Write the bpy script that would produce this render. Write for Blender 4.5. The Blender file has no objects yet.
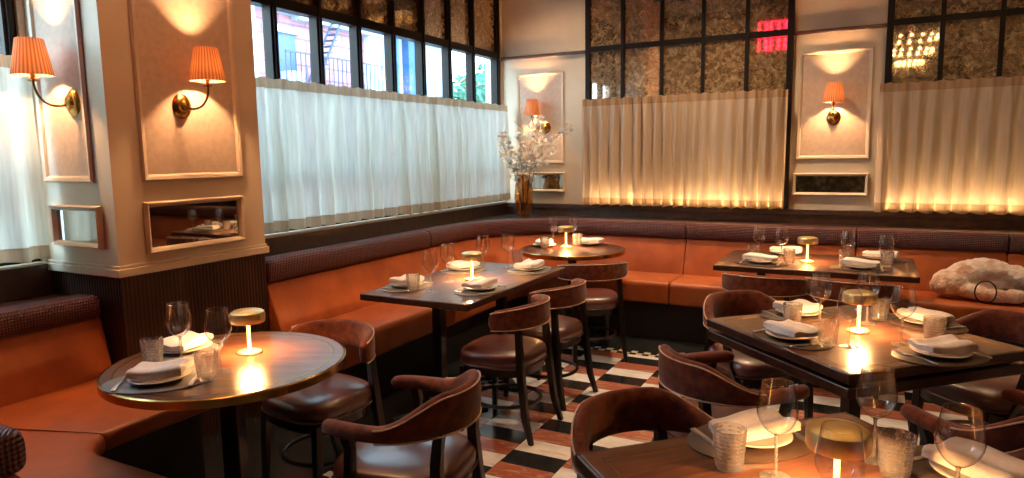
import bpy, math, random
from math import sin, cos, pi, radians, sqrt, atan2, hypot
from mathutils import Vector, Matrix
rnd = random.Random(7)
SC = bpy.context.scene
COL = SC.collection

# ------------------------------------------------------------------ materials
def lin(h):
    h = h.lstrip('#'); o = []
    for i in (0, 2, 4):
        c = int(h[i:i+2], 16) / 255
        o.append(c / 12.92 if c <= .04045 else ((c + .055) / 1.055) ** 2.4)
    return (*o, 1)
class NT:
    def __init__(s, name):
        s.m = bpy.data.materials.new(name); s.m.use_nodes = True
        s.t = s.m.node_tree; s.t.nodes.clear()
        s.out = s.n('ShaderNodeOutputMaterial')
    def n(s, typ, **k):
        o = s.t.nodes.new(typ)
        for a, b in k.items():
            if a.startswith('i_'): o.inputs[a[2:].replace('_', ' ')].default_value = b
            else: setattr(o, a, b)
        return o
    def l(s, a, b): s.t.links.new(a, b)
    def math(s, op, a, b=None, c=None):
        o = s.n('ShaderNodeMath', operation=op)
        for i, v in enumerate((a, b, c)):
            if v is None: continue
            if isinstance(v, (int, float)): o.inputs[i].default_value = v
            else: s.l(v, o.inputs[i])
        return o.outputs[0]
    def ramp(s, fac, stops, interp='LINEAR'):
        r = s.n('ShaderNodeValToRGB'); r.color_ramp.interpolation = interp
        e = r.color_ramp.elements
        while len(e) < len(stops): e.new(.5)
        for i, (p, c) in enumerate(stops): e[i].position = p; e[i].color = c if len(c) == 4 else (*c, 1)
        s.l(fac, r.inputs[0]); return r.outputs[0]
    def coord(s, scale=(1, 1, 1), kind='Object'):
        tc = s.n('ShaderNodeTexCoord'); mp = s.n('ShaderNodeMapping'); mp.inputs['Scale'].default_value = scale
        s.l(tc.outputs[kind], mp.inputs[0]); return mp.outputs[0]
    def noise(s, vec, scale=5, detail=4, rough=.5, dist=0):
        o = s.n('ShaderNodeTexNoise'); o.inputs['Scale'].default_value = scale; o.inputs['Detail'].default_value = detail
        o.inputs['Roughness'].default_value = rough; o.inputs['Distortion'].default_value = dist
        s.l(vec, o.inputs['Vector']); return o.outputs[0]
    def bump(s, h, strength=.3, dist=.002):
        b = s.n('ShaderNodeBump'); b.inputs['Strength'].default_value = strength; b.inputs['Distance'].default_value = dist
        s.l(h, b.inputs['Height']); return b.outputs[0]
def pmat(name, c1, c2=None, scale=8, stretch=(1, 1, 1), rough=.5, metal=0, bump=0, bscale=None, bdist=.002, coat=0, sheen=0, lo=.35, hi=.65, spec=.5, dist=0, detail=4, trans=0, coatr=.08, emis=None, es=0):
    t = NT(name); p = t.n('ShaderNodeBsdfPrincipled')
    p.inputs['Roughness'].default_value = rough; p.inputs['Metallic'].default_value = metal
    p.inputs['Coat Weight'].default_value = coat; p.inputs['Coat Roughness'].default_value = coatr
    p.inputs['Sheen Weight'].default_value = sheen; p.inputs['Specular IOR Level'].default_value = spec
    p.inputs['Transmission Weight'].default_value = trans
    v = t.coord(stretch)
    if c2:
        t.l(t.ramp(t.noise(v, scale, detail, .55, dist), [(lo, lin(c1)), (hi, lin(c2))]), p.inputs['Base Color'])
    else: p.inputs['Base Color'].default_value = lin(c1)
    if bump: t.l(t.bump(t.noise(v, bscale or scale * 4, 3), bump, bdist), p.inputs['Normal'])
    if emis: p.inputs['Emission Color'].default_value = lin(emis); p.inputs['Emission Strength'].default_value = es
    t.l(p.outputs[0], t.out.inputs[0]); return t.m
M = {}
M['wall'] = pmat('cream_wall_paint', '#e2d6c0', '#d8cbb3', 3, rough=.55, bump=.08, bscale=90)
M['panel'] = pmat('pale_panel_linen', '#d3c3b2', '#c8b6a4', 30, rough=.7, bump=.12, bscale=160)
M['mould'] = pmat('cream_moulding_paint', '#ddd0bb', '#d3c5af', 4, rough=.4)
M['darkwood'] = pmat('dark_brown_wood', '#3a221a', '#26150f', 6, (1, 1, 8), rough=.35, bump=.1, coat=.2)
M['ledge'] = pmat('dark_ledge_wood', '#4c3328', '#34211a', 5, (3, 3, 3), rough=.38, coat=1, coatr=.2, spec=.8)
M['black'] = pmat('black_lacquer_wood', '#1b1512', '#0f0c0b', 9, (1, 1, .2), rough=.3, coat=.3)
M['frame'] = pmat('dark_window_frame', '#181311', '#100d0b', 7, rough=.5, spec=.25)
M['iron'] = pmat('black_cast_iron', '#141212', '#0d0c0c', 30, rough=.5, bump=.2)
M['leather'] = pmat('orange_tan_leather', '#b15e30', '#984d27', 5, rough=.42, bump=.12, bscale=140, bdist=.001, spec=.45)
M['seatleather'] = pmat('oxblood_seat_leather', '#5a2c2c', '#462020', 6, rough=.36, bump=.08, bscale=140, bdist=.001, spec=.9, coat=.7, coatr=.24)
M['velvet'] = pmat('brown_velvet', '#7d402b', '#4a2318', 26, rough=.92, sheen=.25, bump=.6, bscale=150, bdist=.003, spec=.15, lo=.3, hi=.7)
M['darkvelvet'] = pmat('dark_brown_velvet', '#5c3024', '#412019', 22, rough=.8, sheen=.5, bump=.25, bscale=120, bdist=.002)
M['piping'] = pmat('pale_brass_piping', '#dcbca0', '#c09a7c', 60, rough=.45)
M['brass'] = pmat('aged_brass', '#c9a25c', '#a67c3c', 14, rough=.22, metal=1)
M['goldlamp'] = pmat('satin_gold_metal', '#ecd9a4', '#dcc48a', 10, rough=.42, metal=1)
M['silver'] = pmat('polished_steel', '#e8e8ec', rough=.3, metal=1)
M['napkin'] = pmat('white_linen_napkin', '#efe9e4', '#e4dcd6', 60, rough=.85, bump=.2, bscale=300, bdist=.001, sheen=.2)
M['plate'] = pmat('white_glazed_china', '#e6e0d8', '#ded6cd', 6, rough=.2, coat=.3)
M['mat'] = pmat('grey_leather_placemat', '#7c7977', '#6d6a69', 30, rough=.5, bump=.1)
M['darkmat'] = pmat('brown_leather_placemat', '#4c382c', '#403026', 30, rough=.45, bump=.1)
M['blackboard'] = pmat('dark_plinth', '#17110f', '#0f0b0a', 6, rough=.6)
M['fur'] = pmat('fluffy_beige_fur', '#f6ebdf', '#cfa48c', 9, rough=.95, sheen=.6, bump=.9, bscale=60, bdist=.012, lo=.38, hi=.62)
M['bag'] = pmat('black_bag_leather', '#151314', '#0c0b0c', 20, rough=.5, bump=.3)
M['branch'] = pmat('brown_twig_bark', '#5a4030', '#3e2a1e', 40, rough=.8)
M['petal'] = pmat('white_blossom', '#f6f4ee', '#e9e8dc', 30, rough=.7)
M['leaf'] = pmat('fresh_green_leaf', '#6f9350', '#557a3c', 30, rough=.6)
M['brickred'] = None

def wood_top():
    t = NT('glossy_rosewood_top'); p = t.n('ShaderNodeBsdfPrincipled')
    v = t.coord((1.2, 9, 1.2)); n = t.noise(v, 3.2, 6, .6, 1.2)
    t.l(t.ramp(n, [(.3, lin('#3b2218')), (.5, lin('#5f3a28')), (.7, lin('#7a4d34'))]), p.inputs['Base Color'])
    p.inputs['Roughness'].default_value = .28; p.inputs['Coat Weight'].default_value = .9; p.inputs['Coat Roughness'].default_value = .07
    t.l(t.bump(t.noise(v, 12, 3), .04, .001), p.inputs['Normal'])
    t.l(p.outputs[0], t.out.inputs[0]); return t.m
M['top'] = wood_top()
M['topedge'] = pmat('dark_rosewood_edge', '#4a2c1e', '#352016', 8, (4, 4, 1), rough=.3, coat=.5)

def weave():
    t = NT('woven_burgundy_leather'); p = t.n('ShaderNodeBsdfPrincipled')
    v = t.coord((1, 1, 1)); s = t.n('ShaderNodeSeparateXYZ'); t.l(v, s.inputs[0])
    u = t.math('ADD', s.outputs[0], s.outputs[1]); w = s.outputs[2]
    K = 2 * pi / .026
    a = t.math('SINE', t.math('MULTIPLY', t.math('ADD', u, w), K)); b = t.math('SINE', t.math('MULTIPLY', t.math('SUBTRACT', u, w), K))
    h = t.math('MULTIPLY', a, b)
    t.l(t.ramp(h, [(0, lin('#3c1c1e')), (.35, lin('#683436')), (1, lin('#94585a'))]), p.inputs['Base Color'])
    p.inputs['Roughness'].default_value = .38
    t.l(t.bump(h, .8, .005), p.inputs['Normal']); t.l(p.outputs[0], t.out.inputs[0]); return t.m
M['weave'] = weave()

def fluted():
    t = NT('reeded_dark_wainscot'); p = t.n('ShaderNodeBsdfPrincipled')
    v = t.coord(); s = t.n('ShaderNodeSeparateXYZ'); t.l(v, s.inputs[0])
    u = t.math('ADD', s.outputs[0], s.outputs[1])
    h = t.math('ABSOLUTE', t.math('SINE', t.math('MULTIPLY', u, pi / .022)))
    t.l(t.ramp(t.noise(t.coord((1, 1, .2)), 9), [(.35, lin('#3e251b')), (.65, lin('#2a1812'))]), p.inputs['Base Color'])
    p.inputs['Roughness'].default_value = .4
    t.l(t.bump(h, .9, .004), p.inputs['Normal']); t.l(p.outputs[0], t.out.inputs[0]); return t.m
M['fluted'] = fluted()

def floor_mat():
    t = NT('striped_marble_tiles'); p = t.n('ShaderNodeBsdfPrincipled')
    v = t.coord(); s = t.n('ShaderNodeSeparateXYZ'); t.l(v, s.inputs[0])
    X = t.math('DIVIDE', t.math('ADD', s.outputs[0], 1.6), .3048)
    col = t.math('FLOOR', X); fx = t.math('SUBTRACT', X, col)
    Y = t.math('ADD', t.math('DIVIDE', t.math('SUBTRACT', s.outputs[1], 3.012 - .1524), .1524), t.math('MULTIPLY', col, 1.5))
    row = t.math('FLOOR', Y); fy = t.math('SUBTRACT', Y, row)
    band = t.math('FLOORED_MODULO', row, 3)
    cmb = t.n('ShaderNodeCombineXYZ'); t.l(col, cmb.inputs[0]); t.l(row, cmb.inputs[1])
    wn = t.n('ShaderNodeTexWhiteNoise'); t.l(cmb.outputs[0], wn.inputs['Vector'])
    add = t.n('ShaderNodeVectorMath', operation='ADD'); sc = t.n('ShaderNodeVectorMath', operation='SCALE'); sc.inputs['Scale'].default_value = 30
    t.l(wn.outputs['Color'], sc.inputs[0]); t.l(v, add.inputs[0]); t.l(sc.outputs[0], add.inputs[1])
    mp = t.n('ShaderNodeMapping'); mp.inputs['Scale'].default_value = (1, 4, 1); t.l(add.outputs[0], mp.inputs[0])
    n = t.noise(mp.outputs[0], 5, 6, .65, 1.5)
    blk = t.ramp(n, [(.3, lin('#15191d')), (.62, lin('#272c31')), (.75, lin('#5c6064'))])
    wht = t.ramp(n, [(.3, lin('#f2f4f6')), (.58, lin('#dfdedc')), (.78, lin('#c09a86'))])
    pnk = t.ramp(n, [(.3, lin('#b87560')), (.5, lin('#a55f4b')), (.72, lin('#cfae9b'))])
    def mix(f, a, b):
        m = t.n('ShaderNodeMix', data_type='RGBA'); t.l(f, m.inputs[0]); t.l(a, m.inputs[6]); t.l(b, m.inputs[7]); return m.outputs[2]
    c = mix(t.math('GREATER_THAN', band, .5), blk, wht); c = mix(t.math('GREATER_THAN', band, 1.5), c, pnk)
    # checker border and black margin by the banquette
    yb = s.outputs[1]; xb = s.outputs[0]
    ck = t.n('ShaderNodeTexChecker'); ck.inputs['Scale'].default_value = 1 / .05
    ck.inputs['Color1'].default_value = lin('#c9bcae'); ck.inputs['Color2'].default_value = lin('#20211f'); t.l(v, ck.inputs[0])
    inb = t.math('MAXIMUM', t.math('GREATER_THAN', yb, 4.90), t.math('LESS_THAN', xb, -2.20))
    inm = t.math('MAXIMUM', t.math('GREATER_THAN', yb, 5.0), t.math('LESS_THAN', xb, -2.30))
    c = mix(inb, c, ck.outputs[0]); c = mix(inm, c, blk)
    e = t.math('MINIMUM', t.math('MULTIPLY', t.math('MINIMUM', fx, t.math('SUBTRACT', 1, fx)), .3048), t.math('MULTIPLY', t.math('MINIMUM', fy, t.math('SUBTRACT', 1, fy)), .1524))
    g = t.math('LESS_THAN', e, .0015)
    gr = t.n('ShaderNodeRGB'); gr.outputs[0].default_value = lin('#4a443f')
    t.l(mix(g, c, gr.outputs[0]), p.inputs['Base Color'])
    p.inputs['Roughness'].default_value = .22; p.inputs['Specular IOR Level'].default_value = .6; p.inputs['Coat Weight'].default_value = .4; p.inputs['Coat Roughness'].default_value = .12
    t.l(p.outputs[0], t.out.inputs[0]); return t.m
M['floor'] = floor_mat()

def thin_glass(name, tint=(1, 1, 1), rough=.01, base=.04, edge=.55, gloss=(1, 1, 1)):
    t = NT(name); tr = t.n('ShaderNodeBsdfTransparent'); tr.inputs[0].default_value = (*tint, 1)
    gl = t.n('ShaderNodeBsdfGlossy'); gl.inputs['Roughness'].default_value = rough; gl.inputs['Color'].default_value = (*gloss, 1)
    lw = t.n('ShaderNodeLayerWeight'); lw.inputs[0].default_value = .35
    f = t.math('ADD', base, t.math('MULTIPLY', t.math('POWER', lw.outputs['Facing'], 2.0), edge))
    mx = t.n('ShaderNodeMixShader'); t.l(f, mx.inputs[0]); t.l(tr.outputs[0], mx.inputs[1]); t.l(gl.outputs[0], mx.inputs[2])
    t.l(mx.outputs[0], t.out.inputs[0]); return t.m
def wine_mat():
    t = NT('clear_wine_glass'); gl = t.n('ShaderNodeBsdfGlossy'); gl.inputs['Roughness'].default_value = .015
    lw = t.n('ShaderNodeLayerWeight'); lw.inputs[0].default_value = .5; fc = lw.outputs['Facing']
    tr = t.n('ShaderNodeBsdfTransparent'); p4 = t.math('POWER', fc, 4.0)
    t.l(t.ramp(p4, [(0, (1, 1, 1, 1)), (1, (.45, .43, .42, 1))]), tr.inputs[0])
    f = t.math('ADD', .13, t.math('MULTIPLY', t.math('POWER', fc, 3.0), .85))
    m2 = t.n('ShaderNodeMixShader'); t.l(f, m2.inputs[0]); t.l(tr.outputs[0], m2.inputs[1]); t.l(gl.outputs[0], m2.inputs[2])
    t.l(m2.outputs[0], t.out.inputs[0]); return t.m
M['glass'] = wine_mat()
M['pane'] = thin_glass('clear_window_glass', (.96, .98, 1), .01, .03, .4)
def tumbler_mat():
    t = NT('cut_crystal'); p = t.n('ShaderNodeBsdfGlass'); p.inputs['IOR'].default_value = 1.45; p.inputs['Roughness'].default_value = .02
    p.inputs['Color'].default_value = (1, .98, .96, 1)
    tr = t.n('ShaderNodeBsdfTransparent'); df = t.n('ShaderNodeBsdfDiffuse'); df.inputs[0].default_value = (.9, .87, .84, 1)
    m1 = t.n('ShaderNodeMixShader'); m1.inputs[0].default_value = .45; t.l(p.outputs[0], m1.inputs[1]); t.l(tr.outputs[0], m1.inputs[2])
    m2 = t.n('ShaderNodeMixShader'); m2.inputs[0].default_value = .05; t.l(m1.outputs[0], m2.inputs[1]); t.l(df.outputs[0], m2.inputs[2])
    t.l(m2.outputs[0], t.out.inputs[0]); return t.m
M['crystal'] = tumbler_mat()
M['amberglass'] = thin_glass('amber_pressed_glass', (.93, .74, .5), .06, .12, .6, (1, .85, .6))

def cloth(name, c, trans=.5, c2=None):
    t = NT(name); d = t.n('ShaderNodeBsdfDiffuse'); tr = t.n('ShaderNodeBsdfTranslucent')
    v = t.coord((60, 60, 4)); n = t.noise(v, 1.0, 3)
    colr = t.ramp(n, [(.3, lin(c)), (.7, lin(c2 or c))])
    t.l(colr, d.inputs[0]); t.l(colr, tr.inputs[0])
    mx = t.n('ShaderNodeMixShader'); mx.inputs[0].default_value = trans; t.l(d.outputs[0], mx.inputs[1]); t.l(tr.outputs[0], mx.inputs[2])
    t.l(mx.outputs[0], t.out.inputs[0]); return t.m
M['sheer'] = cloth('sheer_linen', '#dfe0d0', .5, '#cdcfbe')
M['sheerhem'] = cloth('doubled_linen_hem', '#c4b394', .3, '#b5a484')
M['linen'] = cloth('oatmeal_linen', '#dccdbb', .40, '#cfbeaa')
M['linenhem'] = cloth('doubled_oatmeal_hem', '#c3a98c', .32, '#b69b7d')
M['shade'] = None
def shade_mat():
    t = NT('pleated_amber_silk'); d = t.n('ShaderNodeBsdfDiffuse'); tr = t.n('ShaderNodeBsdfTranslucent')
    tc = t.n('ShaderNodeTexCoord'); s = t.n('ShaderNodeSeparateXYZ'); t.l(tc.outputs['Object'], s.inputs[0])
    a = t.math('ARCTAN2', s.outputs[1], s.outputs[0]); h = t.math('SINE', t.math('MULTIPLY', a, 30))
    c = t.ramp(t.math('ADD', t.math('MULTIPLY', h, .5), .5), [(0, lin('#c08e68')), (1, lin('#f8d4b0'))])
    t.l(c, d.inputs[0]); t.l(c, tr.inputs[0]); mx = t.n('ShaderNodeMixShader'); mx.inputs[0].default_value = .55
    t.l(d.outputs[0], mx.inputs[1]); t.l(tr.outputs[0], mx.inputs[2]); t.l(mx.outputs[0], t.out.inputs[0]); return t.m
M['shade'] = shade_mat()
def wallpaper():
    t = NT('mottled_gold_wallpaper'); p = t.n('ShaderNodeBsdfPrincipled'); v = t.coord()
    vo = t.n('ShaderNodeTexVoronoi'); vo.inputs['Scale'].default_value = 9; t.l(v, vo.inputs['Vector'])
    n = t.math('ADD', t.math('MULTIPLY', t.noise(v, 14, 5, .7, 1), .7), t.math('MULTIPLY', vo.outputs['Distance'], .5))
    t.l(t.ramp(n, [(.35, lin('#e0cfa6')), (.55, lin('#b39a6c')), (.75, lin('#7b6340'))]), p.inputs['Base Color'])
    p.inputs['Roughness'].default_value = .6; t.l(p.outputs[0], t.out.inputs[0]); return t.m
M['paper'] = wallpaper()
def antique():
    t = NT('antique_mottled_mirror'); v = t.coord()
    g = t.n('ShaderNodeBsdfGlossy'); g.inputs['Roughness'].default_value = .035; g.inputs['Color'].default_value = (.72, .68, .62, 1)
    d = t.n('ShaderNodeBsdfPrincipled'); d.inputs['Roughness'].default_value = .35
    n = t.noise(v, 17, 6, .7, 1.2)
    t.l(t.ramp(n, [(.35, lin('#6b5238')), (.5, lin('#a08460')), (.65, lin('#cdb78c'))]), d.inputs['Base Color'])  # gold mottle: foxing plus painted-in reflection of the wallpaper
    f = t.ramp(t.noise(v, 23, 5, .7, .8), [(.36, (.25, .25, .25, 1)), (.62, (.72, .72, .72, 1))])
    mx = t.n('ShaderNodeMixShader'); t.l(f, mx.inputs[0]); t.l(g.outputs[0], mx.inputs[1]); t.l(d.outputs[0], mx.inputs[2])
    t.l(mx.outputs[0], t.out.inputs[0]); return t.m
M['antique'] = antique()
M['mirror'] = pmat('clear_mirror', '#b9b4ad', rough=.02, metal=1)
def emit(name, c, s):
    t = NT(name); e = t.n('ShaderNodeEmission'); e.inputs[0].default_value = lin(c); e.inputs[1].default_value = s
    t.l(e.outputs[0], t.out.inputs[0]); return t.m
M['bulb'] = emit('warm_bulb', '#ffc27a', 14)
M['stemglow'] = emit('glowing_amber_stem', '#ffb050', 7)
M['led'] = emit('warm_led_strip', '#ff9a3c', 16)
M['neon'] = emit('red_neon', '#ff1830', 14)
M['added_downlight'] = emit('added_downlight_lens', '#ffd9a8', 6)

# ------------------------------------------------------------------ mesh helper
class MB:
    def __init__(s): s.v = []; s.f = []
    def add(s, vs, fs):
        o = len(s.v); s.v += [tuple(p) for p in vs]; s.f += [tuple(i + o for i in f) for f in fs]; return s
    def box(s, a, b):
        x0, y0, z0 = a; x1, y1, z1 = b
        return s.add([(x0, y0, z0), (x1, y0, z0), (x1, y1, z0), (x0, y1, z0), (x0, y0, z1), (x1, y0, z1), (x1, y1, z1), (x0, y1, z1)],
                     [(0, 3, 2, 1), (4, 5, 6, 7), (0, 1, 5, 4), (1, 2, 6, 5), (2, 3, 7, 6), (3, 0, 4, 7)])
    def rings(s, R, close_u=True, cap=True, loop=False):
        n = len(R[0]); o = []
        for r in R: o += list(r)
        F = []; m = len(R)
        for i in range(m if loop else m - 1):
            a = i * n; b = ((i + 1) % m) * n
            for j in range(n if close_u else n - 1):
                k = (j + 1) % n; F.append((a + j, a + k, b + k, b + j))
        if cap and not loop and close_u:
            F.append(tuple(range(n - 1, -1, -1))); F.append(tuple((m - 1) * n + i for i in range(n)))
        return s.add(o, F)
    def lathe(s, prof, n=32, c=(0, 0, 0), cap=True, loop=False, rfun=None):
        R = []
        for i, (r, z) in enumerate(prof):
            R.append([(c[0] + (r * (rfun(i, j) if rfun else 1)) * cos(2 * pi * j / n), c[1] + (r * (rfun(i, j) if rfun else 1)) * sin(2 * pi * j / n), c[2] + z) for j in range(n)])
        return s.rings(R, True, cap, loop)
    def tube(s, pts, r, n=10, cap=True, loop=False):
        pts = [Vector(p) for p in pts]; R = []; m = len(pts)
        up = None
        for i, p in enumerate(pts):
            if loop: t = pts[(i + 1) % m] - pts[i - 1]
            else: t = pts[min(i + 1, m - 1)] - pts[max(i - 1, 0)]
            t.normalize()
            if up is None: up = t.orthogonal().normalized()
            up = (up - t * up.dot(t)).normalized(); w = t.cross(up)
            rr = r[i] if isinstance(r, (list, tuple)) else r
            R.append([p + (up * cos(2 * pi * j / n) + w * sin(2 * pi * j / n)) * rr for j in range(n)])
        return s.rings(R, True, cap, loop)
    def bar(s, pts, sizes):    # tapered square bar through points, sizes = half widths
        R = []
        for i, p in enumerate(pts):
            h = sizes[i]; x, y, z = p
            R.append([(x - h, y - h, z), (x + h, y - h, z), (x + h, y + h, z), (x - h, y + h, z)])
        return s.rings(R)
def obj(name, mb, m, parent=None, smooth=True, bev=0, label=None, loc=None, ang=38):
    me = bpy.data.meshes.new(name); me.from_pydata(mb.v, [], mb.f); me.validate()
    if isinstance(m, str): m = M[m]
    me.materials.append(m)
    import bmesh
    b = bmesh.new(); b.from_mesh(me); bmesh.ops.recalc_face_normals(b, faces=b.faces); b.to_mesh(me); b.free()
    o = bpy.data.objects.new(name, me); COL.objects.link(o)
    if smooth:
        me.shade_smooth()
        me.set_sharp_from_angle(angle=radians(ang))
    if bev:
        md = o.modifiers.new('bevel', 'BEVEL'); md.width = bev; md.segments = 2; md.limit_method = 'ANGLE'; md.angle_limit = radians(40)
    if parent: o.parent = parent
    if loc: o.location = loc
    if label: o['label'] = label
    return o
def tag(o, label, cat, group=None):
    o['label'] = label; o['category'] = cat
    if group: o['group'] = group
    return o
def thing(name, label, cat, loc=(0, 0, 0), rz=0, group=None):
    o = bpy.data.objects.new(name, None); COL.objects.link(o); o.location = loc; o.rotation_euler = (0, 0, rz)
    o.empty_display_size = .05
    return tag(o, label, cat, group)
def struct(name, mb, m, parent=None, label=None, **k):
    o = obj(name, mb, m, parent, **k)
    if not parent:
        o['kind'] = 'structure'
        if label: o['label'] = label
    return o
def dup(src, loc, rz, label, group=None, name=None):
    r = src.copy(); COL.objects.link(r); r.location = loc; r.rotation_euler = (0, 0, rz)
    r['label'] = label
    if group: r['group'] = group
    for ch in list(src.children):
        c = ch.copy(); COL.objects.link(c); c.parent = r
        for g in list(ch.children):
            d = g.copy(); COL.objects.link(d); d.parent = c
    return r
class Kind:                       # first placement uses the source itself, later ones copies
    def __init__(s, maker): s.maker = maker; s.src = None
    def __call__(s, loc, rz, label, group=None):
        if s.src is None:
            s.src = s.maker(); s.src.location = loc; s.src.rotation_euler = (0, 0, rz); s.src['label'] = label
            if group: s.src['group'] = group
            return s.src
        return dup(s.src, loc, rz, label, group)
def light(name, kind, loc, power, color, parent=None, **k):
    L = bpy.data.lights.new(name, kind); L.energy = power; L.color = color
    for a, b in k.items():
        if a != 'rot': setattr(L, a, b)
    o = bpy.data.objects.new(name, L); COL.objects.link(o); o.location = loc
    if 'rot' in k: o.rotation_euler = k['rot']
    if parent: o.parent = parent
    return o
WARM = (1, .62, .30)

# ------------------------------------------------------------------ dimensions
XW = -3.62; XB = -3.80; YW = 6.68; PX = -3.20; PY0 = 2.0; PY1 = 2.90; H = 4.0; XR = 4.2; YF = -3.2
ZB = 1.0          # bottom of the painted wall / top of the wainscot

# ------------------------------------------------------------------ shell
struct('floor', MB().box((XB - .3, YF, -.1), (XR, YW + .2, 0)), 'floor', label='floor of black, white and pink striped marble tiles', smooth=False)
struct('ceiling', MB().box((XB - .3, YF, H), (XR, YW + .2, H + .12)), 'paper', label='ceiling in mottled gold paper', smooth=False)
mb = MB()
mb.box((XW - .2, PY1, 0), (XW, YW, ZB)).box((XW - .2, PY1, 3.45), (XW, YW, H)).box((XW - .2, YW - .02, ZB), (XW, YW, 3.45))
mb.box((XB - .2, YF, 0), (XB, PY0 + .4, ZB)).box((XB - .2, YF, 3.2), (XB, PY0 + .4, H)).box((XB - .2, YF, ZB), (XB, .2, 3.2)).box((XB - .2, PY0 - .03, ZB), (XB, PY0 + .4, 3.2))
struct('wall_left', mb, 'wall', smooth=False, label='window wall on the left')
struct('wall_back', MB().box((XW - .2, YW, 0), (XR, YW + .2, H)), 'wall', smooth=False, label='cream back wall with sconces and mirrors')
struct('wall_right', MB().box((XR, YF, 0), (XR + .2, YW + .2, H)), 'panel', smooth=False, label='right wall out of view')
struct('wall_front', MB().box((XB - .2, YF - .2, 0), (XR, YF, H)), 'paper', smooth=False, label='wall behind the viewer in gold paper')
struct('wall_pier', MB().box((XB - .01, PY0, ZB), (PX, PY1, H)), 'wall', smooth=False, label='cream pier between the two windows')
struct('trim_1', MB().box((XB - .01, PY0 + .005, 0), (PX - .005, PY1 - .002, ZB - .03)), 'fluted', smooth=False, label='reeded dark wood wainscot of the pier')
mb = MB().box((XB, PY0 - .02, ZB - .035), (PX + .02, PY1 + .012, ZB + .005))
mb.box((XB, PY0 - .01, ZB + .005), (PX + .01, PY1 + .006, ZB + .02))
struct('trim_2', mb, 'mould', bev=.004, label='cream rail round the foot of the pier')
# wood ledge and panelling behind the banquettes
LZ = .87
mb = MB().box((XW, PY1, LZ - .04), (-3.33, YW, LZ)).box((-3.4, 6.14, LZ - .04), (XR, YW, LZ))
struct('trim_3', mb, 'ledge', bev=.006, label='dark wood ledge behind the banquette')
mb = MB().box((XW, PY1, LZ), (XW + .03, YW, ZB - .01)).box((XW, YW - .03, LZ), (XR, YW, ZB - .005))
mb.box((XW, YW - .045, ZB - .05), (XR, YW, ZB - .005)).box((XW, PY1, 0), (XW + .02, YW, LZ)).box((XW, YW - .02, 0), (XR, YW, LZ))
struct('trim_4', mb, 'ledge', bev=.004, label='dark wood upstand at the foot of the walls')
struct('trim_5', MB().box((XW - .01, PY1 + .01, ZB - .01), (XW + .045, YW - .03, ZB + .015)), 'mould', bev=.004, label='cream window stool under the long curtain')
struct('trim_6', MB().box((XB, YF, LZ - .04), (-3.50, PY0 - .002, LZ - .03)).box((XB, YF, LZ - .03), (XB + .03, PY0 - .002, ZB)), 'ledge', bev=.004, label='dark wood ledge in the left window bay')
struct('trim_7', MB().box((XB - .01, .2, ZB), (XB + .04, PY0 - .03, ZB + .015)), 'mould', bev=.003, label='cream window stool of the bay')
# rail across the cream wall at transom height
M1 = (-2.64, -.68); M2 = (.04, 3.6)
k = 8
for a, b in ((XW, M1[0]), (M1[1], M2[0])):
    struct('trim_%d' % k, MB().box((a, YW - .03, 2.53), (b, YW, 2.56)), 'ledge', bev=.003, label='thin dark rail across the cream wall'); k += 1
def panel_frame(plane, a0, a1, z0, z1, w=.035, d=.02, base=0):
    """raised moulding frame: plane = ('y', Y) facing -Y or ('x', X) facing +X"""
    mb = MB(); L = []
    for (i, (ww, dd)) in enumerate(((0, .006), (.008, d), (w - .01, d * .8), (w, .003))):
        ring = [(a0 + ww, z0 + ww), (a1 - ww, z0 + ww), (a1 - ww, z1 - ww), (a0 + ww, z1 - ww)]
        if plane[0] == 'y': L.append([(a, plane[1] - dd, z) for a, z in ring])
        else: L.append([(plane[1] + dd, a, z) for a, z in ring])
    mb.rings(L, cap=False)
    return mb
def wall_panel(name_i, plane, a0, a1, z0, z1, lab):
    o = struct('trim_%d' % name_i, panel_frame(plane, a0, a1, z0, z1), 'mould', smooth=False, label=lab)
    if plane[0] == 'y': b = MB().box((a0 + .03, plane[1] - .004, z0 + .03), (a1 - .03, plane[1] + .002, z1 - .03))
    else: b = MB().box((plane[1] - .002, a0 + .03, z0 + .03), (plane[1] + .004, a1 - .03, z1 - .03))
    obj('panel_field', b, 'panel', o, smooth=False)
wall_panel(10, ('y', YW), -3.44, -2.89, 1.42, 2.37, 'moulded panel on the back wall beside the corner')
wall_panel(11, ('y', YW), -.63, -.045, 1.44, 2.38, 'moulded panel on the back wall between the mirrors')
wall_panel(12, ('x', PX), 2.15, 2.76, 1.42, 3.0, 'moulded panel on the orange-lit pier face')
wall_panel(13, ('y', PY0), -3.74, -3.33, 1.42, 3.0, 'moulded panel on the narrow pier face')
# ------------------------------------------------------------------ window 1 (long window on the left)
def window(name, x, y0, y1, posts, zt, ztop, lab, upper):
    fr = MB(); w = .03
    for y in posts: fr.box((x - .10, y - w, ZB), (x - .02, y + w, ztop)); fr.box((x - .02, y - w * .45, ZB), (x - .005, y + w * .45, ztop))
    for z, h in ((ZB + .03, .03), (1.50, .025), (zt, .035), (ztop - .03, .03)):
        fr.box((x - .11, y0, z - h), (x - .015, y1, z + h))
    o = struct(name, fr, 'frame', bev=.003, label=lab)
    for a, b in zip(posts[:-1], posts[1:]):
        for i, (z0, z1) in enumerate(((ZB + .06, 1.475), (1.525, zt - .035), (zt + .035, ztop - .06))):
            up = i == 2 and upper
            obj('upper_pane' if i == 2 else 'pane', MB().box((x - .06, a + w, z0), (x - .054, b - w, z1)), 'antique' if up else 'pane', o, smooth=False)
    return o
p1 = [2.93] + [3.49 + .437 * i for i in range(7)] + [6.66]
window('window_1', XW, 2.9, 6.66, p1[:-1] + [6.63], 2.575, 3.45, 'long dark-framed window above the sheer curtain', True)
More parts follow.
